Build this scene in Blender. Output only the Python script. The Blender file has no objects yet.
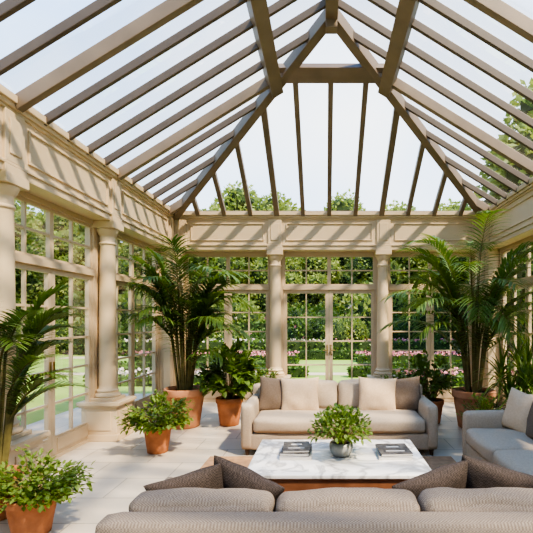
import bpy, math, random, bmesh
from mathutils import Vector, Matrix, noise as mnoise
random.seed(7)
R=random.random
def U(a,b): return a+(b-a)*R()
scene=bpy.context.scene
# ------------------------------------------------------------------ materials
def newmat(name):
    m=bpy.data.materials.new(name); m.use_nodes=True
    nt=m.node_tree; b=nt.nodes['Principled BSDF']
    return m,nt,b
def mat(name,c1,c2=None,rough=0.6,scale=5,bump=0.0,bscale=None,detail=4,metallic=0,spec=0.5,check=0):
    m,nt,b=newmat(name)
    b.inputs['Roughness'].default_value=rough
    b.inputs['Metallic'].default_value=metallic
    b.inputs['Specular IOR Level'].default_value=spec
    tc=nt.nodes.new('ShaderNodeTexCoord')
    n=nt.nodes.new('ShaderNodeTexNoise'); n.inputs['Scale'].default_value=scale; n.inputs['Detail'].default_value=detail
    nt.links.new(tc.outputs['Object'],n.inputs['Vector'])
    r=nt.nodes.new('ShaderNodeValToRGB')
    r.color_ramp.elements[0].position=0.35; r.color_ramp.elements[1].position=0.65
    c2=c2 or tuple(x*0.9 for x in c1)
    r.color_ramp.elements[0].color=(*c2,1); r.color_ramp.elements[1].color=(*c1,1)
    nt.links.new(n.outputs['Fac'],r.inputs['Fac']); col=r.outputs['Color']
    if check:
        ck=nt.nodes.new('ShaderNodeTexChecker'); ck.inputs['Scale'].default_value=check
        ck.inputs['Color1'].default_value=(1,1,1,1); ck.inputs['Color2'].default_value=(.66,.66,.66,1)
        nt.links.new(tc.outputs['Object'],ck.inputs['Vector'])
        mx=nt.nodes.new('ShaderNodeMix'); mx.data_type='RGBA'; mx.blend_type='MULTIPLY'; mx.inputs[0].default_value=1
        nt.links.new(col,mx.inputs[6]); nt.links.new(ck.outputs['Color'],mx.inputs[7]); col=mx.outputs[2]
    nt.links.new(col,b.inputs['Base Color'])
    if bump>0:
        n2=nt.nodes.new('ShaderNodeTexNoise'); n2.inputs['Scale'].default_value=bscale or scale*4; n2.inputs['Detail'].default_value=3
        nt.links.new(tc.outputs['Object'],n2.inputs['Vector'])
        bp=nt.nodes.new('ShaderNodeBump'); bp.inputs['Strength'].default_value=bump; bp.inputs['Distance'].default_value=0.01
        nt.links.new(n2.outputs['Fac'],bp.inputs['Height']); nt.links.new(bp.outputs['Normal'],b.inputs['Normal'])
    return m
def leafmat(name,c1,c2,scale=3,trans=0.3,rough=0.45):
    m=mat(name,c1,c2,rough=rough,scale=scale,detail=2)
    nt=m.node_tree; b=nt.nodes['Principled BSDF']; out=nt.nodes['Material Output']
    t=nt.nodes.new('ShaderNodeBsdfTranslucent'); mx=nt.nodes.new('ShaderNodeMixShader'); mx.inputs[0].default_value=trans
    t.inputs['Color'].default_value=(min(1,c1[0]*1.6),min(1,c1[1]*1.6),c1[2]*0.9,1)
    nt.links.new(b.outputs[0],mx.inputs[1]); nt.links.new(t.outputs[0],mx.inputs[2]); nt.links.new(mx.outputs[0],out.inputs['Surface'])
    return m
def glassmat():
    m,nt,b=newmat('clear_glazing'); nt.nodes.remove(b); out=nt.nodes['Material Output']
    t=nt.nodes.new('ShaderNodeBsdfTransparent'); t.inputs[0].default_value=(0.98,0.99,0.99,1)
    g=nt.nodes.new('ShaderNodeBsdfGlossy'); g.inputs['Roughness'].default_value=0.02
    fr=nt.nodes.new('ShaderNodeFresnel'); fr.inputs[0].default_value=1.3
    mt=nt.nodes.new('ShaderNodeMath'); mt.operation='MULTIPLY'; mt.inputs[1].default_value=0.25
    nt.links.new(fr.outputs[0],mt.inputs[0])
    mx=nt.nodes.new('ShaderNodeMixShader'); nt.links.new(mt.outputs[0],mx.inputs[0])
    nt.links.new(t.outputs[0],mx.inputs[1]); nt.links.new(g.outputs[0],mx.inputs[2]); nt.links.new(mx.outputs[0],out.inputs['Surface'])
    return m
M_paint=mat('cream_paint',(0.655,0.515,0.345),(0.625,0.49,0.325),0.5,2,0.05,40)
M_frame=mat('frame_paint',(0.595,0.465,0.31),(0.555,0.43,0.285),0.5,2)
M_rafter=mat('taupe_rafter_paint',(0.25,0.19,0.13),(0.205,0.155,0.107),0.45,3)
M_bar=mat('dark_glazing_bar_paint',(0.135,0.103,0.075),(0.11,0.085,0.063),0.45,3)
M_glass=glassmat()
M_sofaL=mat('light_linen',(0.49,0.40,0.30),(0.44,0.36,0.27),0.95,60,0.5,220,spec=0.2)
M_sofaG=mat('grey_linen',(0.31,0.26,0.212),(0.26,0.215,0.177),0.95,90,0.6,260,spec=0.2,check=130)
M_pilB=mat('beige_pillow_fabric',(0.64,0.49,0.335),(0.59,0.44,0.30),0.95,50,0.5,200,spec=0.2)
M_pilG=mat('taupe_pillow_fabric',(0.22,0.165,0.125),(0.175,0.135,0.10),0.95,80,0.5,240,spec=0.2)
M_pilD=mat('charcoal_pillow_fabric',(0.115,0.092,0.08),(0.085,0.068,0.058),0.95,80,0.5,240,spec=0.2,check=130)
M_terra=mat('terracotta',(0.54,0.22,0.10),(0.40,0.155,0.07),0.8,7,0.3,40)
M_terraL=mat('weathered_terracotta',(0.58,0.29,0.165),(0.48,0.22,0.115),0.85,6,0.3,40)
M_soil=mat('soil',(0.06,0.04,0.025),(0.03,0.02,0.012),1,30,0.8,60)
M_wood=mat('cherry_wood',(0.28,0.13,0.07),(0.20,0.088,0.045),0.45,6,0.1,30)
M_foot=mat('dark_wood',(0.09,0.05,0.03),None,0.4,6)
M_rug=mat('woven_rug',(0.50,0.31,0.18),(0.40,0.25,0.145),1,14,0.8,150,spec=0.1)
M_stem=mat('plant_stem',(0.20,0.17,0.06),(0.13,0.11,0.04),0.8,12)
M_bark=mat('bark',(0.10,0.07,0.045),(0.06,0.042,0.03),0.95,6,0.7,15)
M_palm=leafmat('palm_leaf',(0.16,0.24,0.06),(0.08,0.145,0.036),5,0.28)
M_drac=leafmat('strap_leaf',(0.15,0.23,0.05),(0.08,0.14,0.03),6,0.28)
M_bush=leafmat('shrub_leaf',(0.16,0.25,0.05),(0.08,0.14,0.028),9,0.25)
M_herb=leafmat('bright_leaf',(0.23,0.32,0.07),(0.11,0.18,0.04),14,0.25)
M_tree=leafmat('tree_leaf',(0.21,0.27,0.075),(0.095,0.145,0.04),1.2,0.3,0.6)
M_tree2=leafmat('tree_leaf_light',(0.32,0.38,0.12),(0.16,0.22,0.06),1.2,0.3,0.6)
M_hedge=leafmat('box_hedge_leaf',(0.11,0.19,0.038),(0.05,0.10,0.02),3,0.2,0.6)
M_core=mat('inner_foliage_shade',(0.04,0.068,0.018),(0.025,0.045,0.012),1,3)  # solid filler behind the leaves; shade among them is put into its dark colour
M_white=mat('white_blossom',(0.85,0.80,0.76),(0.82,0.66,0.64),0.7,4)
M_pink=mat('pink_blossom',(0.78,0.36,0.42),(0.66,0.22,0.30),0.7,4)
M_lawn=mat('lawn_grass',(0.33,0.46,0.10),(0.25,0.37,0.075),1,0.6,0.6,60)
M_path=mat('pale_gravel',(0.60,0.50,0.37),(0.50,0.42,0.32),1,30,0.5,80)
M_brass=mat('brass',(0.6,0.42,0.18),None,0.3,5,metallic=1)
M_page=mat('paper',(0.75,0.72,0.66),None,0.8,40)
M_bkD=mat('black_book_cover',(0.035,0.033,0.035),(0.14,0.13,0.12),0.4,18)
M_bkW=mat('white_book_cover',(0.62,0.60,0.57),(0.5,0.48,0.45),0.5,9)
M_ceram=mat('stone_bowl',(0.36,0.36,0.33),(0.22,0.23,0.21),0.35,12)
M_marble,nt,b=newmat('white_marble'); b.inputs['Roughness'].default_value=0.18
tc=nt.nodes.new('ShaderNodeTexCoord'); n=nt.nodes.new('ShaderNodeTexNoise'); n.inputs['Scale'].default_value=2.2; n.inputs['Detail'].default_value=9; n.inputs['Distortion'].default_value=1.6
nt.links.new(tc.outputs['Object'],n.inputs['Vector'])
r=nt.nodes.new('ShaderNodeValToRGB'); e=r.color_ramp.elements
e[0].position=0.43; e[0].color=(0.84,0.82,0.79,1); e[1].position=0.57; e[1].color=(0.84,0.82,0.79,1)
x=e.new(0.5); x.color=(0.44,0.43,0.42,1)
nt.links.new(n.outputs['Fac'],r.inputs['Fac']); nt.links.new(r.outputs['Color'],b.inputs['Base Color'])
M_floor,nt,b=newmat('limestone_tiles'); b.inputs['Roughness'].default_value=0.38
tc=nt.nodes.new('ShaderNodeTexCoord'); br=nt.nodes.new('ShaderNodeTexBrick')
br.offset=0.5; br.inputs['Scale'].default_value=1.0; br.inputs['Brick Width'].default_value=0.8; br.inputs['Row Height'].default_value=0.5
br.inputs['Mortar Size'].default_value=0.006; br.inputs['Color1'].default_value=(0.70,0.615,0.505,1); br.inputs['Color2'].default_value=(0.62,0.545,0.445,1); br.inputs['Mortar'].default_value=(0.38,0.33,0.265,1)
n=nt.nodes.new('ShaderNodeTexNoise'); n.inputs['Scale'].default_value=3.5; n.inputs['Detail'].default_value=8
nt.links.new(tc.outputs['Object'],n.inputs['Vector'])
mx=nt.nodes.new('ShaderNodeMix'); mx.data_type='RGBA'; mx.blend_type='MULTIPLY'; mx.inputs[0].default_value=0.25
nt.links.new(tc.outputs['Object'],br.inputs['Vector']); nt.links.new(br.outputs['Color'],mx.inputs[6]); nt.links.new(n.outputs['Fac'],mx.inputs[7])
nt.links.new(mx.outputs[2],b.inputs['Base Color'])

# ------------------------------------------------------------------ mesh builder
class MB:
    def __init__(s): s.v=[]; s.f=[]; s.m=[]
    def add(s,vs,fs,mi=0,M=None):
        o=len(s.v)
        s.v.extend([tuple(M@Vector(p)) for p in vs] if M else [tuple(p) for p in vs])
        for f in fs: s.f.append(tuple(i+o for i in f)); s.m.append(mi)
    def box(s,x0,x1,y0,y1,z0,z1,mi=0,M=None):
        vs=[(x0,y0,z0),(x1,y0,z0),(x1,y1,z0),(x0,y1,z0),(x0,y0,z1),(x1,y0,z1),(x1,y1,z1),(x0,y1,z1)]
        s.add(vs,[(0,3,2,1),(4,5,6,7),(0,1,5,4),(1,2,6,5),(2,3,7,6),(3,0,4,7)],mi,M)
    def beam(s,p0,p1,w,d,n,mi=0,off=0):
        p0=Vector(p0);p1=Vector(p1);n=Vector(n).normalized();t=(p1-p0).normalized();sd=t.cross(n).normalized();n=sd.cross(t).normalized()
        vs=[]
        for p in(p0,p1):
            for a,bb in((-1,0),(1,0),(1,1),(-1,1)):
                vs.append(p+sd*(a*w/2)-n*(off+bb*d))
        s.add(vs,[(0,1,2,3),(7,6,5,4),(0,4,5,1),(1,5,6,2),(2,6,7,3),(3,7,4,0)],mi)
    def lathe(s,prof,seg=32,mi=0,M=None,cap=True):
        vs=[];fs=[]
        for r_,z in prof:
            for k in range(seg):
                a=2*math.pi*k/seg; vs.append((r_*math.cos(a),r_*math.sin(a),z))
        for i in range(len(prof)-1):
            for k in range(seg):
                k2=(k+1)%seg; fs.append((i*seg+k,i*seg+k2,(i+1)*seg+k2,(i+1)*seg+k))
        if cap:
            fs.append(tuple(range(seg))[::-1]); fs.append(tuple((len(prof)-1)*seg+k for k in range(seg)))
        s.add(vs,fs,mi,M)
    def tube(s,pts,rads,seg=7,mi=0):
        vs=[];fs=[]
        for i,p in enumerate(pts):
            p=Vector(p); t=(Vector(pts[min(i+1,len(pts)-1)])-Vector(pts[max(i-1,0)])).normalized()
            a=(Vector((1,0,0))-t*t.x).normalized() if abs(t.x)<.9 else (Vector((0,1,0))-t*t.y).normalized()
            bb=t.cross(a)
            for k in range(seg):
                an=2*math.pi*k/seg; vs.append(p+(a*math.cos(an)+bb*math.sin(an))*rads[i])
        for i in range(len(pts)-1):
            for k in range(seg):
                k2=(k+1)%seg; fs.append((i*seg+k,i*seg+k2,(i+1)*seg+k2,(i+1)*seg+k))
        fs.append(tuple(range(seg))[::-1]); fs.append(tuple((len(pts)-1)*seg+k for k in range(seg)))
        s.add(vs,fs,mi)
    def card(s,p,d,nrm,l,w,mi=0):
        d=d.normalized(); sd=d.cross(nrm)
        if sd.length<1e-3: sd=d.orthogonal()
        sd.normalize()
        s.add([p,p+d*l*.45+sd*w*.5,p+d*l,p+d*l*.45-sd*w*.5],[(0,1,2,3)],mi)
    def leaf(s,p,d,l,w,g,segs=6,mi=0,fold=0.15,prof=None):
        p=Vector(p); d=Vector(d).normalized(); vs=[];fs=[]; st=l/segs
        for i in range(segs+1):
            t=i/segs
            ww=w*(prof(t) if prof else (min(1,.45+2.5*t))*(1-t**2.2)**.8 if t<1 else 0)
            sd=d.cross(Vector((0,0,1)))
            if sd.length<.05: sd=Vector((1,0,0))
            sd.normalize(); up=sd.cross(d)
            vs+= [p-sd*ww/2+up*fold*ww, p, p+sd*ww/2+up*fold*ww]
            p=p+d*st; d=(d+Vector((0,0,-g*st))).normalized()
        for i in range(segs):
            a=i*3; fs+=[(a,a+1,a+4,a+3),(a+1,a+2,a+5,a+4)]
        s.add(vs,fs,mi)
    def confine(s,loc,x0,x1,y1):
        """keep foliage inside the glazing (soft limit, world coords)"""
        def soft(v,lim,k=.25): 
            return v if v<lim-k else lim-k*math.exp(-(v-lim+k)/k)
        for i,p in enumerate(s.v):
            X=p[0]+loc[0];Y=p[1]+loc[1]
            X=soft(X,x1); X=-soft(-X,-x0); Y=soft(Y,y1)
            s.v[i]=(X-loc[0],Y-loc[1],p[2])
    def obj(s,name,mats,parent=None,smooth=False,bevel=0,loc=None,rotz=0,coll=None):
        me=bpy.data.meshes.new(name); me.from_pydata([tuple(p) for p in s.v],[],s.f)
        for m in mats: me.materials.append(m)
        me.polygons.foreach_set('material_index',s.m)
        if smooth: me.polygons.foreach_set('use_smooth',[True]*len(s.f))
        me.update()
        o=bpy.data.objects.new(name,me); scene.collection.objects.link(o)
        if parent: o.parent=parent
        if loc: o.location=loc
        o.rotation_euler[2]=rotz
        if bevel:
            bm=o.modifiers.new('bevel','BEVEL'); bm.width=bevel; bm.segments=2; bm.limit_method='ANGLE'
        return o
def empty(name,loc=(0,0,0),rotz=0):
    e=bpy.data.objects.new(name,None); e.location=loc; e.rotation_euler[2]=rotz; e.empty_display_size=.2
    scene.collection.objects.link(e); return e
def T(x,y,z,rx=0,ry=0,rz=0):
    return Matrix.Translation((x,y,z))@Matrix.Rotation(rz,4,'Z')@Matrix.Rotation(ry,4,'Y')@Matrix.Rotation(rx,4,'X')
def rbox(mb,w,d,h,r,M,n=12,bulge=(0,0,0),wob=0.0,mi=0):
    half=Vector((w/2,d/2,h/2)); idx={}; vs=[]; fs=[]
    seed=Vector((R()*50,R()*50,R()*50))
    def vid(i,j,k):
        key=(i,j,k)
        if key in idx: return idx[key]
        q=[]
        for a in key:
            u=2*a/n-1; u=math.sin(u*math.pi/2)*.6+u*.4; q.append(u)
        p=Vector((q[0]*half.x,q[1]*half.y,q[2]*half.z))
        inn=Vector([max(-(half[c]-r),min(half[c]-r,p[c])) for c in range(3)])
        dd=p-inn
        if dd.length>1e-9: p=inn+dd.normalized()*r
        bx=(1-q[1]**2)*(1-q[2]**2)*bulge[0]*q[0]; by=(1-q[0]**2)*(1-q[2]**2)*bulge[1]*q[1]; bz=(1-q[0]**2)*(1-q[1]**2)*bulge[2]*q[2]
        p+=Vector((bx,by,bz))
        if wob:
            nn=mnoise.noise_vector(p*5+seed)*wob+mnoise.noise_vector(p*14+seed)*wob*.35; p+=nn
        idx[key]=len(vs); vs.append(p); return idx[key]
    for a in range(n):
        for b_ in range(n):
            fs.append((vid(a,b_,0),vid(a,b_+1,0),vid(a+1,b_+1,0),vid(a+1,b_,0)))
            fs.append((vid(a,b_,n),vid(a+1,b_,n),vid(a+1,b_+1,n),vid(a,b_+1,n)))
            fs.append((vid(a,0,b_),vid(a+1,0,b_),vid(a+1,0,b_+1),vid(a,0,b_+1)))
            fs.append((vid(a,n,b_),vid(a,n,b_+1),vid(a+1,n,b_+1),vid(a+1,n,b_)))
            fs.append((vid(0,a,b_),vid(0,a,b_+1),vid(0,a+1,b_+1),vid(0,a+1,b_)))
            fs.append((vid(n,a,b_),vid(n,a+1,b_),vid(n,a+1,b_+1),vid(n,a,b_+1)))
    mb.add(vs,fs,mi,M)
def pillow(mb,w,h,t,M,n=18,mi=0):
    vs=[];fs=[];seed=Vector((R()*50,R()*50,R()*50))
    for sgn in(-1,1):
        o=len(vs)
        for i in range(n+1):
            for j in range(n+1):
                u=math.sin((2*i/n-1)*math.pi/2); v=math.sin((2*j/n-1)*math.pi/2)
                x=u*w/2*(1-.08*(1-v*v)); z=v*h/2*(1-.08*(1-u*u))
                y=sgn*t/2*((1-u*u)*(1-v*v))**.42
                y+=mnoise.noise(Vector((x,sgn*.3,z))*9+seed)*.016*min(1,((1-u*u)*(1-v*v))*6)
                vs.append((x,y,z))
        for i in range(n):
            for j in range(n):
                a=o+i*(n+1)+j; f=(a,a+1,a+n+2,a+n+1)
                fs.append(f if sgn>0 else f[::-1])
    mb.add(vs,fs,mi,M)

# ------------------------------------------------------------------ room
XL,XR,YB,YN=-2.88,3.04,8.45,-2.25
CX=(XL+XR)/2; ZE0,ZE1=2.93,3.635
mb=MB(); mb.box(XL-.5,XR+.5,YN-.5,YB+.5,-.12,0); floor=mb.obj('floor',[M_floor])
cols_side=[6.1,4.1,2.1,0.1]; 
cols_back=[CX-1.03,CX+1.03]
winN=[0];doorN=[0]
def entab(name,M,L,blocks):
    mb=MB(); e=.3
    mb.box(-e,L+e,-.34,.0,ZE0+.10,ZE1-.02,0,M)
    mb.box(-e,L+e,-.36,.015,ZE0,ZE0+.075,0,M)
    mb.box(-e,L+e,-.36,.035,ZE0+.075,ZE0+.105,0,M)
    mb.box(-e,L+e,-.36,.025,ZE1-.13,ZE1-.10,0,M)
    mb.box(-e,L+e,-.36,.05,ZE1-.10,ZE1-.06,0,M)
    mb.box(-e,L+e,-.36,.075,ZE1-.06,ZE1+.01,0,M)
    for s in blocks:
        mb.box(s-.13,s+.13,-.02,.03,ZE0+.106,ZE1-.131,0,M)
        mb.box(s-.08,s+.08,.03,.042,ZE0+.18,ZE1-.20,0,M)
        mb.box(s-.145,s+.145,-.02,.04,ZE0+.001,ZE0+.074,0,M)
    bl=sorted(blocks)
    for a,b_ in zip(bl[:-1],bl[1:]):
        x0,x1=a+.21,b_-.21; z0,z1=ZE0+.175,ZE1-.195; w=.022
        for q in((x0,x1,z0,z0+w),(x0,x1,z1-w,z1),(x0,x0+w,z0+w,z1-w),(x1-w,x1,z0+w,z1-w)):
            mb.box(q[0],q[1],-.01,.02,q[2],q[3],0,M)
    return mb.obj(name,[M_paint],bevel=.006)
def column(M,loc):
    mb=MB()
    h=.235
    mb.box(-h-.02,h+.02,-h-.02,h+.02,0,.09); mb.box(-h,h,-h,h,.09,.44); mb.box(-h-.025,h+.025,-h-.025,h+.025,.44,.47); mb.box(-h-.045,h+.045,-h-.045,h+.045,.47,.515)
    for sx,sy in((0,-1),(0,1),(-1,0),(1,0)):
        if sx==0: mb.box(-.16,.16,sy*h-.01,sy*h+.01,.14,.39)
        else: mb.box(sx*h-.01,sx*h+.01,-.16,.16,.14,.39)
    mb.box(-.17,.17,-.17,.17,.515,.555)
    prof=[(.160,.555),(.170,.575),(.160,.60),(.137,.612),(.134,.625),(.147,.64),(.14,.655),(.122,.665),(.114,.70)]
    for i in range(9):
        t=i/8; prof.append((.114-.018*t**1.6,.70+t*1.92))
    prof+=[(.112,2.63),(.112,2.65),(.097,2.66),(.097,2.74),(.112,2.755),(.13,2.79),(.142,2.82),(.142,2.835)]
    mb.lathe(prof,36)
    mb.box(-.155,.155,-.155,.155,2.835,ZE0)
    o=mb.obj('column',[M_paint],bevel=.006); 
    for p in o.data.polygons:
        if len(p.vertices)==4 and abs(p.normal.z)<.98 and p.center.z>.57 and p.center.z<2.83: p.use_smooth=True
    o.location=M@Vector((loc,-.10,0)); return o
def glazing(M,s0,s1,leaves=2,cols=2,door=False,rows=5,rail=.06):
    if door: doorN[0]+=1; nm='door_%d'%doorN[0]
    else: winN[0]+=1; nm='window_%d'%winN[0]
    mb=MB(); g=MB(); y0,y1=-.32,-.24; yc=-.28
    mb.box(s0,s0+.05,y0-.02,y1+.02,0,ZE0,0,M); mb.box(s1-.05,s1,y0-.02,y1+.02,0,ZE0,0,M)
    mb.box(s0+.05,s1-.05,y0-.02,y1+.02,ZE0-.06,ZE0,0,M)
    zt=2.19
    mb.box(s0+.05,s1-.05,y0-.02,y1+.03,zt,zt+.08,0,M); mb.box(s0+.05,s1-.05,y0-.02,y1+.02,0,.035,0,M)
    a,b_=s0+.05,s1-.05
    W=(b_-a)/leaves
    def panes(xa,xb,za,zb,nc,nr,rail=.045,bot=None):
        bot=bot or rail
        e0,e1=y0+.02,y1-.01
        mb.box(xa,xa+rail,e0,e1,za,zb,0,M); mb.box(xb-rail,xb,e0,e1,za,zb,0,M)
        mb.box(xa+rail,xb-rail,e0,e1,zb-rail,zb,0,M); mb.box(xa+rail,xb-rail,e0,e1,za,za+bot,0,M)
        if bot>.12: mb.box(xa+rail+.03,xb-rail-.03,e0,e1+.012,za+.04,za+bot-.03,0,M)
        X0,X1,Z0,Z1=xa+rail,xb-rail,za+bot,zb-rail
        for i in range(1,nc):
            x=X0+(X1-X0)*i/nc; mb.box(x-.0125,x+.0125,yc-.02,yc+.02,Z0,Z1,0,M)
        for i in range(1,nr):
            z=Z0+(Z1-Z0)*i/nr; mb.box(X0,X1,yc-.018,yc+.018,z-.0125,z+.0125,0,M)
        g.add([(X0,yc,Z0),(X1,yc,Z0),(X1,yc,Z1),(X0,yc,Z1)],[(0,1,2,3)],0,M)
    for i in range(leaves):
        xa=a+W*i;xb=xa+W
        panes(xa,xb,zt+.08,ZE0-.06,cols,2,.035)
        panes(xa+.003,xb-.003,.035,zt,cols,rows,rail,.22 )
    o=mb.obj(nm,[M_frame])
    g.obj('glass',[M_glass],parent=o)
    if door:
        h=MB(); xm=(a+b_)/2
        for sx in(-.035,.035):
            h.box(xm+sx-.012,xm+sx+.012,y1-.01,y1+.0,.92,1.12,0,M); h.box(xm+sx-.008,xm+sx+.008,y1,y1+.04,1.0,1.02,0,M)
            h.box(xm+sx-.008+(-.08 if sx<0 else 0),xm+sx+.008+(0 if sx<0 else .08),y1+.03,y1+.045,1.0,1.02,0,M)
        h.obj('handles',[M_brass],parent=o)
def build_wall(side,M,L,cs,doors,ends):
    w=entab('wall_'+side,M,L,[ends]+cs+[L-ends])
    pm=MB(); PW=.085
    for c in cs:
        pm.box(c-PW,c+PW,-.36,-.22,0,ZE0,0,M); pm.box(c-PW-.015,c+PW+.015,-.37,-.21,0,.10,0,M)
    pm.box(-.34,.12,-.36,-.14,0,ZE0,0,M); pm.box(L-.12,L+.34,-.36,-.14,0,ZE0,0,M)
    for c in(.0,L): pm.box(c-.15,c+.15,-.14,-.005,.1,ZE0-.02,0,M); pm.box(c-.17,c+.17,-.16,.015,0,.12,0,M); pm.box(c-.17,c+.17,-.16,.012,ZE0-.1,ZE0-.001,0,M)
    pm.obj('piers',[M_paint],parent=w,bevel=.005)
    b=[.0]+cs+[L]; 
    for i,(a,c) in enumerate(zip(b[:-1],b[1:])):
        lo=a+(PW if i else .12); hi=c-(PW if i<len(b)-2 else .12)
        if side in('left','right'): glazing(M,lo,hi,leaves=2,door=(i in doors))
        else: glazing(M,lo,hi,leaves=2,cols=2,door=(i in doors),rows=4 if i==1 else 5,rail=.07)
    for c in cs: column(M,c)
LY=YB-YN; LX=XR-XL
M_left=Matrix(((0,1,0,XL),(-1,0,0,YB),(0,0,1,0),(0,0,0,1)))
M_right=Matrix(((0,-1,0,XR),(1,0,0,YN),(0,0,1,0),(0,0,0,1)))
M_back=Matrix(((-1,0,0,XR),(0,-1,0,YB),(0,0,1,0),(0,0,0,1)))
M_near=Matrix(((1,0,0,XL),(0,1,0,YN),(0,0,1,0),(0,0,0,1)))
build_wall('left',M_left,LY,sorted([YB-c for c in cols_side]),[1],.12)
build_wall('right',M_right,LY,sorted([c-YN for c in cols_side]),[],.12)
build_wall('back',M_back,LX,sorted([XR-c for c in cols_back]),[1],.12)
build_wall('front',M_near,LX,sorted([c-XL for c in cols_back]),[1],.12)
# ------------------------------------------------------------------ roof
SL=.62; hw=(XR-XL)/2; ZR=ZE1+SL*hw
def rz(t): return ZE1+SL*t
rf=MB()
nL=Vector((-SL,0,1)); nR=Vector((SL,0,1)); nB=Vector((0,SL,1)); nN=Vector((0,-SL,1))
ya,yb=YN+hw,YB-hw
for kk in range(-22,7):
    y=6.1+.4*kk
    if y>YN+.15 and y<YB-.15:
        t=min(hw,YB-y,y-YN); main=(kk%5==0)
        w,d=(.08,.13) if main else (.045,.085)
        mi=0 if main else 1
        rf.beam((XL,y,ZE1),(XL+t,y,rz(t)),w,d,nL,mi); rf.beam((XR,y,ZE1),(XR-t,y,rz(t)),w,d,nR,mi)
for k in range(-5,6):
    x=CX+k*.495; t=hw-abs(x-CX)
    if t<.1: continue
    main=abs(k)==2
    if abs(k)<2: t=2.3
    rf.beam((x,YB,ZE1),(x,YB-t,rz(t)),.095 if main else .075,.09,nB,0); rf.beam((x,YN,ZE1),(x,YN+t,rz(t)),.07,.08,nN,0)
for sx,(cx_) in((1,XL),(-1,XR)):
    rf.beam((cx_,YB,ZE1),(CX,yb,ZR),.13,.15,Vector((-sx*SL/2,SL/2,1)),off=.005)
    rf.beam((cx_,YN,ZE1),(CX,ya,ZR),.13,.15,Vector((-sx*SL/2,-SL/2,1)),off=.005)
rf.beam((CX,ya-.1,ZR),(CX,yb+.1,ZR),.15,.20,(0,0,1),off=0)
tp=2.12; zp=rz(tp)
rf.beam((XL+tp,YN+tp,zp),(XL+tp,YB-tp,zp),.17,.17,nL,off=.02); rf.beam((XR-tp,YN+tp,zp),(XR-tp,YB-tp,zp),.17,.17,nR,off=.02)
tq=2.29
rf.beam((XL+tq-.1,YB-tq,rz(tq)),(XR-tq+.1,YB-tq,rz(tq)),.22,.11,nB,off=.02); rf.beam((XL+tq-.1,YN+tq,rz(tq)),(XR-tq+.1,YN+tq,rz(tq)),.22,.11,nN,off=.02)
for p,q,nn in(((XL,YN),(XL,YB),nL),((XR,YN),(XR,YB),nR),((XL,YB),(XR,YB),nB),((XL,YN),(XR,YN),nN)):
    rf.beam((p[0],p[1],ZE1+.03),(q[0],q[1],ZE1+.03),.10,.05,(0,0,1))
rf.box(CX-.07,CX+.07,yb-.07,yb+.07,ZR-.30,ZR-.02)
ceiling=rf.obj('ceiling',[M_rafter,M_bar],bevel=.006)
gl=MB(); o=.012
gl.add([(XL-.3,YN-.3,ZE1-.3*SL+o),(XL-.3,YB+.3,ZE1-.3*SL+o),(CX,yb,ZR+o),(CX,ya,ZR+o),(XR+.3,YN-.3,ZE1-.3*SL+o),(XR+.3,YB+.3,ZE1-.3*SL+o)],
       [(0,3,2,1),(4,5,2,3),(1,2,5),(0,4,3)])
gl.obj('roof_glass',[M_glass],parent=ceiling)

# ------------------------------------------------------------------ furniture
def feet(mb,w,d,mi):
    for x in(-w/2+.07,w/2-.07):
        for y in(.07,d-.07):
            mb.lathe([(.02,0),(.03,.07)],12,mi,T(x,y,0))
def sofa(name,loc,rz_,w,d,nseat,m,backh=.74,armh=.60,armw=.14,seatz=.44,pil=(),cushtop=.80,z=0):
    e=empty(name,(loc[0],loc[1],z),rz_)
    b=MB()
    rbox(b,w-.01,d-.02,.20,.03,T(0,d/2,.17),8)
    for sx in(-1,1):
        rbox(b,armw,d-.03,armh-.08,.045,T(sx*(w/2-armw/2),(d-.03)/2+.0,.08+(armh-.08)/2),12,(.01,.01,.012))
    rbox(b,w-.02,.16,backh-.08,.045,T(0,d-.085,.08+(backh-.08)/2),14,(0,.01,0),.003)
    b.obj('frame',[m],parent=e,smooth=True)
    f=MB(); feet(f,w,d,0)
    f.obj('feet',[M_foot],parent=e)
    iw=w-2*armw; cw=iw/nseat
    c=MB()
    for i in range(nseat):
        x=-iw/2+cw*(i+.5)
        rbox(c,cw-.012,d-.20,.17,.05,T(x,(d-.20)/2-.015,seatz-.085),16,(0,.015,.028),.008)
    c.obj('seat_cushions',[m],parent=e,smooth=True)
    c=MB()
    for i in range(nseat):
        x=-iw/2+cw*(i+.5)
        rbox(c,cw-.012,.18,cushtop-seatz+.01,.055,T(x,d-.265,(cushtop+seatz)/2-.005,rx=-.13),18,(.004,.035,.016),.016)
    c.obj('back_cushions',[m],parent=e,smooth=True)
    k=0
    for (x,y_,z_,pw,ph,pt,rx,ry,rzp,pm) in pil:
        k+=1; c=MB(); pillow(c,pw,ph,pt,T(x,y_,z_,rx,ry,rzp)); c.obj('throw_pillow_%d'%k,[pm],parent=e,smooth=True)
    return e
sofa('sofa',(.17,5.2),0,2.32,.95,2,M_sofaL,pil=[
 (-.80,.56,.635,.46,.45,.18,-.22,.08,.12,M_pilG),(-.49,.48,.635,.50,.46,.18,-.24,-.04,-.04,M_pilB),
 (.50,.50,.635,.50,.46,.18,-.24,.05,.04,M_pilB),(.84,.55,.635,.48,.45,.18,-.2,-.10,-.14,M_pilG)])
sofa('sofa',(.11,2.93),math.pi,2.31,.97,3,M_sofaG,backh=.70,armh=.58,armw=.085,cushtop=.735,pil=[
 (.84,.46,.60,.42,.38,.17,-.40,.26,.1,M_pilD),(.56,.42,.61,.44,.40,.17,-.45,-.34,-.25,M_pilD),
 (-.50,.42,.605,.46,.38,.17,-.45,.28,.15,M_pilD),(-.84,.42,.62,.46,.40,.17,-.42,-.25,-.2,M_pilD)])
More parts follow.
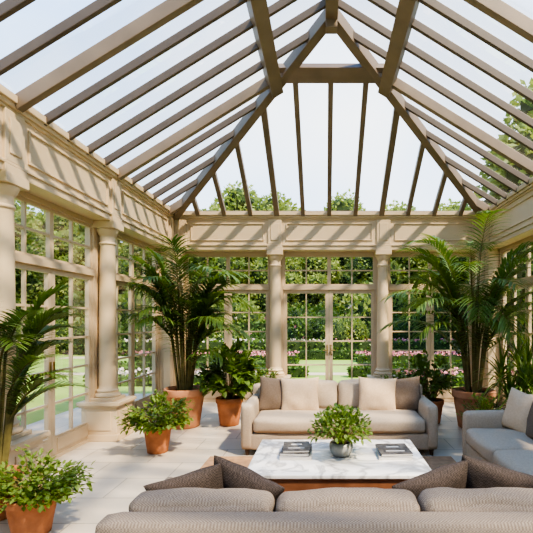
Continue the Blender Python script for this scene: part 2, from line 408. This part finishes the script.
sofa('loveseat',(1.52,4.02),-math.pi/2,1.85,.95,2,M_sofaL,backh=.74,armh=.60,pil=[
 (-.60,.52,.64,.46,.44,.18,-.25,.1,.30,M_pilB),(-.22,.54,.63,.45,.42,.17,-.25,-.1,.0,M_pilG)])
e=empty('coffee_table',(.11,3.88,.012))
t=MB(); t.box(-.73,.73,-.505,.505,.378,.412); t.obj('marble_top',[M_marble],parent=e,bevel=.008)
t=MB(); t.box(-.705,.705,-.48,.48,.24,.378)
for sx in(-1,1):
    for sy in(-1,1):
        t.box(sx*.66-.05,sx*.66+.05,sy*.435-.05,sy*.435+.05,0,.30)
t.box(-.66,.66,-.43,.43,.07,.11)
t.box(-.712,.712,-.487,.487,.232,.25)
t.obj('wood_base',[M_wood],parent=e,bevel=.006)
t=MB(); t.box(-1.34,1.47,2.95,5.19,0,.012); t.obj('area_rug',[M_rug],bevel=.003)
def books(loc,spec):
    e=empty('book_stack',loc); z=0; k=0
    for w,d,h,rot,m in spec:
        k+=1; b=MB(); Mx=T(0,0,z,rz=rot)
        b.box(-w/2,w/2,-d/2,d/2,0,.003,0,Mx); b.box(-w/2,w/2,-d/2,d/2,h-.003,h,0,Mx); b.box(-w/2,-w/2+.004,-d/2,d/2,.003,h-.003,0,Mx)
        b.box(-w/2+.004,w/2-.005,-d/2+.004,d/2-.004,.003,h-.003,1,Mx)
        b.box(-w*.3,w*.3,-d*.28,-d*.20,h,h+.0008,2,Mx); b.box(-w*.2,w*.2,d*.1,d*.22,h,h+.0008,2,Mx)
        b.obj('book_%d'%k,[m,M_page,M_bkW if m!=M_bkW else M_bkD],parent=e); z+=h+.0009
books((-.25,3.90,.424),[(.27,.34,.028,.03,M_bkW),(.25,.31,.024,-.06,M_bkD),(.23,.28,.02,.05,M_bkD)])
books((.60,3.90,.424),[(.28,.33,.028,-.03,M_bkW),(.27,.31,.022,.05,M_bkD)])

# ------------------------------------------------------------------ plants
LIM=(XL+.02,XR-.02,YB-.02)
def pot(e,r,h,m=M_terra,style='pot'):
    b=MB()
    b.lathe([(r*.66,0),(r*.72,.02*h),(r*.80,h*.3),(r*.90,h*.62),(r*.93,h*.80),(r*1.0,h*.81),(r*1.02,h*.84),(r*1.02,h*.97),(r,h),(r*.9,h),(r*.88,h*.90),(r*.86,h*.86)],36,0)
    b.obj('pot',[m],parent=e,smooth=True,bevel=0)
    s=MB(); s.lathe([(r*.84,h*.84),(r*.87,h*.90)],24,0); s.obj('soil',[M_soil],parent=e)
def sph():
    z=U(-1,1);a=U(0,2*math.pi);q=math.sqrt(1-z*z);return Vector((q*math.cos(a),q*math.sin(a),z))
def bush(name,loc,potr,poth,rad,hgt,n,leaf=.06,m=M_bush,trail=.25,pm=M_terra,rotz=0,flowers=0):
    e=empty(name,loc); pot(e,potr,poth,pm)
    b=MB(); base=Vector((0,0,poth*.9))
    c=Vector((0,0,poth+hgt*.38))
    stems=[]
    for i in range(60):
        d=sph(); d.z=abs(d.z)*1.1-trail; d.normalize()
        tip=c+Vector((d.x*rad,d.y*rad,d.z*hgt*.62))*U(.75,1.12)
        mid=(base+tip)/2+Vector((0,0,.12*hgt)); stems.append((base.copy(),mid,tip))
        b.tube([base+Vector((U(-.3,.3),U(-.3,.3),0))*potr,mid,tip],[.005,.004,.002],4,1)
    for i in range(n):
        s0,s1,s2=random.choice(stems); t=U(.3,1)**.6
        p=s0.lerp(s1,t).lerp(s1.lerp(s2,t),t)+sph()*rad*.13
        d=(p-c); d.z=d.z*.6+U(-.03,.08); d=(d.normalized()+sph()*.8)
        l=leaf*U(.7,1.3)
        b.leaf(p,d,l,l*.62,3,3,0,.12,prof=lambda t:(0.25,1,.75,0)[int(round(t*3))])
    for i in range(flowers):
        d=sph(); d.z=abs(d.z); p=c+Vector((d.x*rad,d.y*rad,d.z*hgt*.6))
        for k in range(5): b.card(p,d+sph()*.9,sph(),.03,.03,2)
    b.confine(loc,*LIM)
    b.obj('foliage',[m,M_stem,M_white],parent=e); return e
def palm(name,loc,potr,poth,nf,flen,base_h,pm=M_terra,az=None,lw=.03,ll=.38,elev=(35,80),g=(.7,1.3),npairs=26,bh=(.6,1.1),droop=2.8):
    e=empty(name,loc); pot(e,potr,poth,pm); b=MB()
    for i in range(nf):
        a=(az(i) if az else i*2.399+U(-.2,.2)); el=math.radians(U(*elev)); L=flen*U(.8,1.1)
        p=Vector((math.cos(a)*potr*.3,math.sin(a)*potr*.3,poth*.85))
        st=Vector((math.cos(a)*.12,math.sin(a)*.12,1)).normalized()
        top=p+st*(base_h*U(*bh))
        pts=[p,p.lerp(top,.5),top]; rr=[.014,.012,.010]
        d=Vector((math.cos(a)*math.cos(el),math.sin(a)*math.cos(el),math.sin(el)))
        d=(d*.6+st*.4).normalized()
        N=npairs; gg=U(*g); step=L/N; q=top.copy(); path=[]
        for k in range(N+1):
            path.append((q.copy(),d.copy())); q=q+d*step; d=(d+Vector((0,0,-gg*step*(.4+1.2*k/N)))+Vector((math.cos(a),math.sin(a),0))*.2*step).normalized()
        b.tube(pts+[pp for pp,_ in path[1::3]],rr+[.009*(1-.8*k/len(path[1::3])) for k in range(len(path[1::3]))],5,1)
        for k,(pp,dd) in enumerate(path[2:]):
            t=k/(N-1); sd=dd.cross(Vector((0,0,1))).normalized(); up=sd.cross(dd)
            le=ll*(math.sin(math.pi*(.12+.80*t))**.7)*U(.85,1.1)
            for s in(-1,1):
                b.leaf(pp,dd*(.45+.5*t)+sd*s*(1-.4*t)+up*.22+sph()*.08,le,lw,droop,5,0,.1)
    b.confine(loc,*LIM)
    b.obj('fronds',[M_palm,M_stem],parent=e); return e
def dracaena(name,loc,potr,poth,heads,nl,llen,pm=M_terra,lw=.04,el0=-15,gr=(1.6,3.0)):
    e=empty(name,loc); pot(e,potr,poth,pm); b=MB()
    for (hx,hy,hz) in heads:
        p0=Vector((hx*.15,hy*.15,poth*.85)); p2=Vector((hx,hy,hz)); p1=Vector((hx*.5,hy*.5,hz*.55+poth*.3))
        b.tube([p0,p1,p2],[.02,.017,.014],7,1)
        for i in range(nl):
            t=i/nl; a=i*2.399; el=math.radians(el0+(88-el0)*t+U(-8,8))
            d=Vector((math.cos(a)*math.cos(el),math.sin(a)*math.cos(el),math.sin(el)))
            b.leaf(p2+Vector((0,0,-.16*(1-t)))+d*.02,d,llen*U(.75,1.1),lw,U(*gr)/max(llen,.3)*.5,9,0,.12)
    b.confine(loc,*LIM)
    b.obj('foliage',[M_drac,M_stem],parent=e); return e
palm('potted_palm',(-2.11,6.70,0),.30,.58,44,.82,1.62,pm=M_terraL,elev=(20,88),g=(1.4,2.8),ll=.46,lw=.044,bh=(.25,1.02),npairs=18,droop=3.2)
bush('potted_shrub',(-1.46,6.80,0),.20,.42,.42,.80,820,.13,M_bush,.25)
bush('potted_shrub',(-2.03,5.40,0),.165,.33,.42,.38,1300,.06,M_herb,.6)
bush('potted_shrub',(-2.20,3.34,0),.175,.29,.37,.30,1700,.045,M_herb,.6)
palm('potted_palm',(-2.68,3.62,0),.19,.36,24,.60,1.05,az=lambda i:(-1.4+2.8*(i/23)+U(-.2,.2)) if i%4 else U(1.6,4.6),elev=(15,75),g=(2.0,3.2),ll=.26,lw=.024,bh=(.30,1.15))
palm('potted_palm',(2.22,6.65,0),.31,.56,40,1.35,1.42,pm=M_terraL,elev=(15,85),g=(1.1,1.9),ll=.44,lw=.038,bh=(.35,1.15))
dracaena('potted_dracaena',(2.50,5.75,0),.2,.36,[(0,0,1.05),(.18,.12,.95),(-.20,.05,.9),(0,-.18,.8),(.12,-.1,.7),(-.14,-.08,.62)],44,.50,M_terra,.032,-25,(2,3.6))
bush('potted_shrub',(1.66,6.95,0),.19,.36,.38,.70,760,.09,M_bush,.25)
bush('potted_shrub',(1.22,7.5,0),.16,.3,.28,.45,520,.06,M_herb,.2,flowers=24)
bush('potted_shrub',(-1.0,7.5,0),.16,.3,.28,.5,520,.06,M_bush,.2)
bush('potted_fern',(2.02,5.65,0),.15,.28,.28,.35,700,.05,M_herb,.3)
e=empty('table_plant',(.14,3.86,.424))
b=MB(); b.lathe([(.05,0),(.075,.01),(.10,.05),(.105,.09),(.095,.12),(.085,.12),(.09,.09),(.08,.08)],28,0); b.obj('bowl',[M_ceram],parent=e,smooth=True)
b=MB(); b.lathe([(.07,.07),(.085,.10)],20); b.obj('soil',[M_soil],parent=e)
b=MB(); c=Vector((0,0,.22))
for i in range(80):
    d=sph(); d.z=abs(d.z)*1.0-.15; d.normalize(); tip=c+Vector((d.x*.24,d.y*.24,d.z*.19))*U(.8,1.1)
    b.tube([(d.x*.03,d.y*.03,.10),(d.x*.10,d.y*.10,.19),tip],[.003,.002,.0015],4,1)
for i in range(1000):
    d=sph(); d.z=abs(d.z)*1.2-.25; d.normalize(); p=c+Vector((d.x*.245,d.y*.245,d.z*.19))*U(.5,1.1)
    l=U(.03,.055); b.leaf(p,d+sph()*.9,l,l*.65,4,3,0,.12,prof=lambda t:(0.25,1,.75,0)[int(round(t*3))])
b.obj('foliage',[M_herb,M_stem],parent=e)

# ------------------------------------------------------------------ garden
GZ=-.14
g=MB(); g.box(-60,60,-40,70,GZ-.2,GZ); g.obj('lawn',[M_lawn])
g=MB(); g.box(-4.6,XL-.5,-5,9.8,GZ,-.02); g.box(XR+.5,4.8,-5,9.8,GZ,-.02); g.box(XL-.5,XR+.5,YB+.5,9.8,GZ,-.02); g.box(XL-.5,XR+.5,-5,YN-.5,GZ,-.02)
g.obj('terrace_paving',[M_floor],bevel=.01)
g=MB(); g.box(-9,9,14.0,14.6,GZ,GZ+.015); g.box(-12,12,20,21.0,GZ,GZ+.012)
g.obj('gravel_path',[M_path])
def hedge(name,x0,x1,y0,y1,h,n=55,leaf=.09,m=M_hedge,fl=None,nf=0):
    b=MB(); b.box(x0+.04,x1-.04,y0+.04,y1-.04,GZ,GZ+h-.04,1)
    ar=[((x1-x0)*(y1-y0),2),((x1-x0)*h,0),((y1-y0)*h,1)]
    for A,ax in ar:
        for i in range(int(A*n*(1 if ax==2 else 2))):
            s=random.choice((-1,1)); 
            if ax==2: p=Vector((U(x0,x1),U(y0,y1),GZ+h-.05)); nn=Vector((0,0,1))
            elif ax==0: p=Vector((U(x0,x1),y0 if s<0 else y1,GZ+U(0,h))); nn=Vector((0,s,0)); p-=nn*.04
            else: p=Vector((x0 if s<0 else x1,U(y0,y1),GZ+U(0,h))); nn=Vector((s,0,0)); p-=nn*.04
            b.card(p,nn*.6+sph()*.9,sph(),leaf*U(.7,1.3),leaf*.8,0)
    for i in range(nf):
        p=Vector((U(x0,x1),U(y0,y1),GZ+h+U(-.03,.10)))
        for k in range(4): b.card(p,sph()+Vector((0,0,.5)),sph(),.08,.08,2)
    return b.obj(name,[m,M_core,fl or M_white])
for sx in(-1,1):
    c=CX
    def X(a,b_): return (c+sx*a,c+sx*b_) if sx>0 else (c-b_,c-a)
    x0,x1=X(.6,6.5); hedge('box_hedge',x0,x1,13.4,13.75,.32,140)
    x0,x1=X(.02,8.0); hedge('box_hedge',x0,x1,19.4,19.8,.42,100)
    x0,x1=X(1.0,8.0); hedge('box_hedge',x0,x1,15.0,15.35,.32,120)
    x0,x1=X(1.2,8.0); hedge('flower_bed',x0,x1,18.2,19.2,.30,50,.12,M_bush,M_pink,260)
    x0,x1=X(1.9,6.4); hedge('flower_bed',x0,x1,11.6,12.4,.28,90,.1,M_bush,M_white if sx<0 else M_pink,130)
    x0,x1=X(.02,10); hedge('flower_bed',x0,x1,21.4,22.4,.70,40,.18,M_bush,M_white if sx<0 else M_pink,160)
hedge('box_hedge',-9.8,-9.2,-3,12,.5,40,.12); hedge('flower_bed',-9.1,-8.2,-3,12,.3,40,.1,M_bush,M_white,300)
hedge('box_hedge',9.2,9.8,-3,12,.6,40,.12)
hedge('tall_hedge',-14,14,24.0,25.0,1.6,30,.2)
def tree_mesh(name,m,nb=15,per=700,leaf=.26,seed=1):
    random.seed(seed); b=MB()
    b.tube([(0,0,-.0),(.05,0,1.5),(0,.1,3.2),(.1,0,5)],[.24,.19,.15,.07],9,2)
    blobs=[]
    for i in range(nb):
        a=i*2.399; t=(i+.5)/nb; rr=2.1*math.sin(math.pi*min(1,(.18+.8*t)))**.8*U(.6,1.0)
        p=Vector((math.cos(a)*rr,math.sin(a)*rr,1.9+t*5.6)); r_=U(1.0,1.55)*(1-.25*t); blobs.append((p,r_))
        b.tube([(0,0,min(p.z*.55,4.5)),p],[.07,.03],5,2)
        bm=bmesh.new(); bmesh.ops.create_icosphere(bm,subdivisions=2,radius=r_*.78)
        vs=[v.co*(1+.25*mnoise.noise(v.co*1.5+p))+p for v in bm.verts]; fs=[tuple(v.index for v in f.verts) for f in bm.faces]; bm.free()
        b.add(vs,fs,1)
    for p,r_ in blobs:
        for i in range(per):
            d=sph(); q=p+d*r_*(.74+.30*R())*(1+.2*mnoise.noise(d*2+p))
            b.card(q,d*.5+sph()+Vector((0,0,-.2)),sph(),leaf*U(.6,1.2),leaf*.6,0)
    o=b.obj(name,[m,M_core,M_bark]); return o
t1=tree_mesh('garden_tree',M_tree,seed=3); t2=tree_mesh('garden_tree',M_tree2,seed=11)
random.seed(5)
T0=[t1,t2]; used=[False,False]
def place(x,y,s,k=None):
    k=random.randrange(2) if k is None else k
    if not used[k]: o=T0[k]; used[k]=True
    else:
        o=bpy.data.objects.new('garden_tree',T0[k].data); scene.collection.objects.link(o)
    o.location=(x,y,GZ); o.rotation_euler[2]=U(0,6.28); o.scale=(s*U(1.0,1.2),s*U(1.0,1.2),s)
for x in range(-24,28,4): place(x+U(-1,1),U(29,32),U(.85,1.08))
for x in range(-34,40,5): place(x+U(-1,1),U(38,42),U(1.4,1.68),1)  # far row always takes the paler leaf: distance haze put into the colour
for y_ in range(-6,28,4): place(-U(17,19),y_+U(-1,1),U(.8,1.0)); place(U(17,19),y_+U(-1,1),U(.85,1.05))
place(10.7,20.0,1.48,1); place(14,16,1.2,0); place(14.5,24,1.5,1)
def shrub_mesh():
    b=MB()
    for i in range(5):
        p=Vector((U(-.6,.6),U(-.6,.6),U(.5,.9))); r_=U(.5,.75)
        bm=bmesh.new(); bmesh.ops.create_icosphere(bm,subdivisions=2,radius=r_*.85)
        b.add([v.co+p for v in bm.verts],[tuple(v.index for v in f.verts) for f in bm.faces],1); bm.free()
        for k in range(520):
            d=sph(); b.card(p+d*r_*U(.8,1.05),d+sph()*.8,sph(),.13*U(.7,1.3),.09,0)
        for k in range(4):
            d=sph(); q=p+d*r_*1.03
            for kk in range(4): b.card(q,d+sph(),sph(),.08,.08,2)
    return b
sm=[shrub_mesh().obj('garden_shrub',[M_tree2,M_core,M_white]),shrub_mesh().obj('garden_shrub',[M_hedge,M_core,M_pink])]
us=[False,False]
def pshrub(x,y,s):
    k=random.randrange(2)
    if not us[k]: o=sm[k]; us[k]=True
    else: o=bpy.data.objects.new('garden_shrub',sm[k].data); scene.collection.objects.link(o)
    o.location=(x,y,GZ-.1); o.rotation_euler[2]=U(0,6.28); o.scale=(s,s,s*U(.9,1.2))
for x in range(-15,17,2):
    pshrub(x+U(-.5,.5),U(22.8,24),U(.9,1.4))
for x in range(-14,16,3):
    pshrub(x+U(-.5,.5),U(26,28),U(1.8,2.5))
for y_ in range(-4,20,2): pshrub(-U(13,14.5),y_+U(-.5,.5),U(1.0,1.5)); pshrub(U(13,14.5),y_+U(-.5,.5),U(1.0,1.6))
# ------------------------------------------------------------------ light
w=bpy.data.worlds.new('sky'); scene.world=w; w.use_nodes=True; nt=w.node_tree; bg=nt.nodes['Background']
tc=nt.nodes.new('ShaderNodeTexCoord'); sp=nt.nodes.new('ShaderNodeSeparateXYZ'); rp=nt.nodes.new('ShaderNodeValToRGB')
nt.links.new(tc.outputs['Generated'],sp.inputs[0]); nt.links.new(sp.outputs['Z'],rp.inputs['Fac'])
e=rp.color_ramp.elements; e[0].position=0.0; e[0].color=(.74,.85,1,1); e[1].position=.9; e[1].color=(.20,.43,.92,1)
q=e.new(.4); q.color=(.43,.66,1.0,1)
n=nt.nodes.new('ShaderNodeTexNoise'); n.inputs['Scale'].default_value=1.6; n.inputs['Detail'].default_value=5; n.inputs['Roughness'].default_value=.45
nt.links.new(tc.outputs['Generated'],n.inputs['Vector'])
r2=nt.nodes.new('ShaderNodeValToRGB'); r2.color_ramp.elements[0].position=.44; r2.color_ramp.elements[1].position=.78
nt.links.new(n.outputs['Fac'],r2.inputs['Fac'])
mx=nt.nodes.new('ShaderNodeMix'); mx.data_type='RGBA'; nt.links.new(r2.outputs['Color'],mx.inputs[0]); nt.links.new(rp.outputs['Color'],mx.inputs[6]); mx.inputs[7].default_value=(1,1,1,1)
nt.links.new(mx.outputs[2],bg.inputs['Color']); bg.inputs['Strength'].default_value=1.65
sd=bpy.data.lights.new('sun','SUN'); sd.energy=6.0; sd.angle=math.radians(3.0); sd.color=(1,.83,.61)
so=bpy.data.objects.new('sun',sd); scene.collection.objects.link(so)
so.rotation_euler=Vector((-.62,.55,-1)).to_track_quat('-Z','Y').to_euler(); so.location=(8,-6,14)
# ------------------------------------------------------------------ camera
cd=bpy.data.cameras.new('camera'); co=bpy.data.objects.new('camera',cd); scene.collection.objects.link(co)
co.location=(0,0,1.6); co.rotation_euler=(math.pi/2,0,0)
cd.sensor_width=36; cd.lens=36*445/533; cd.shift_x=-58.5/533; cd.shift_y=53.5/533; cd.clip_end=300
scene.camera=co
scene.view_settings.view_transform='AgX'
try: scene.view_settings.look='AgX - High Contrast'
except Exception: pass
scene.view_settings.exposure=0.42
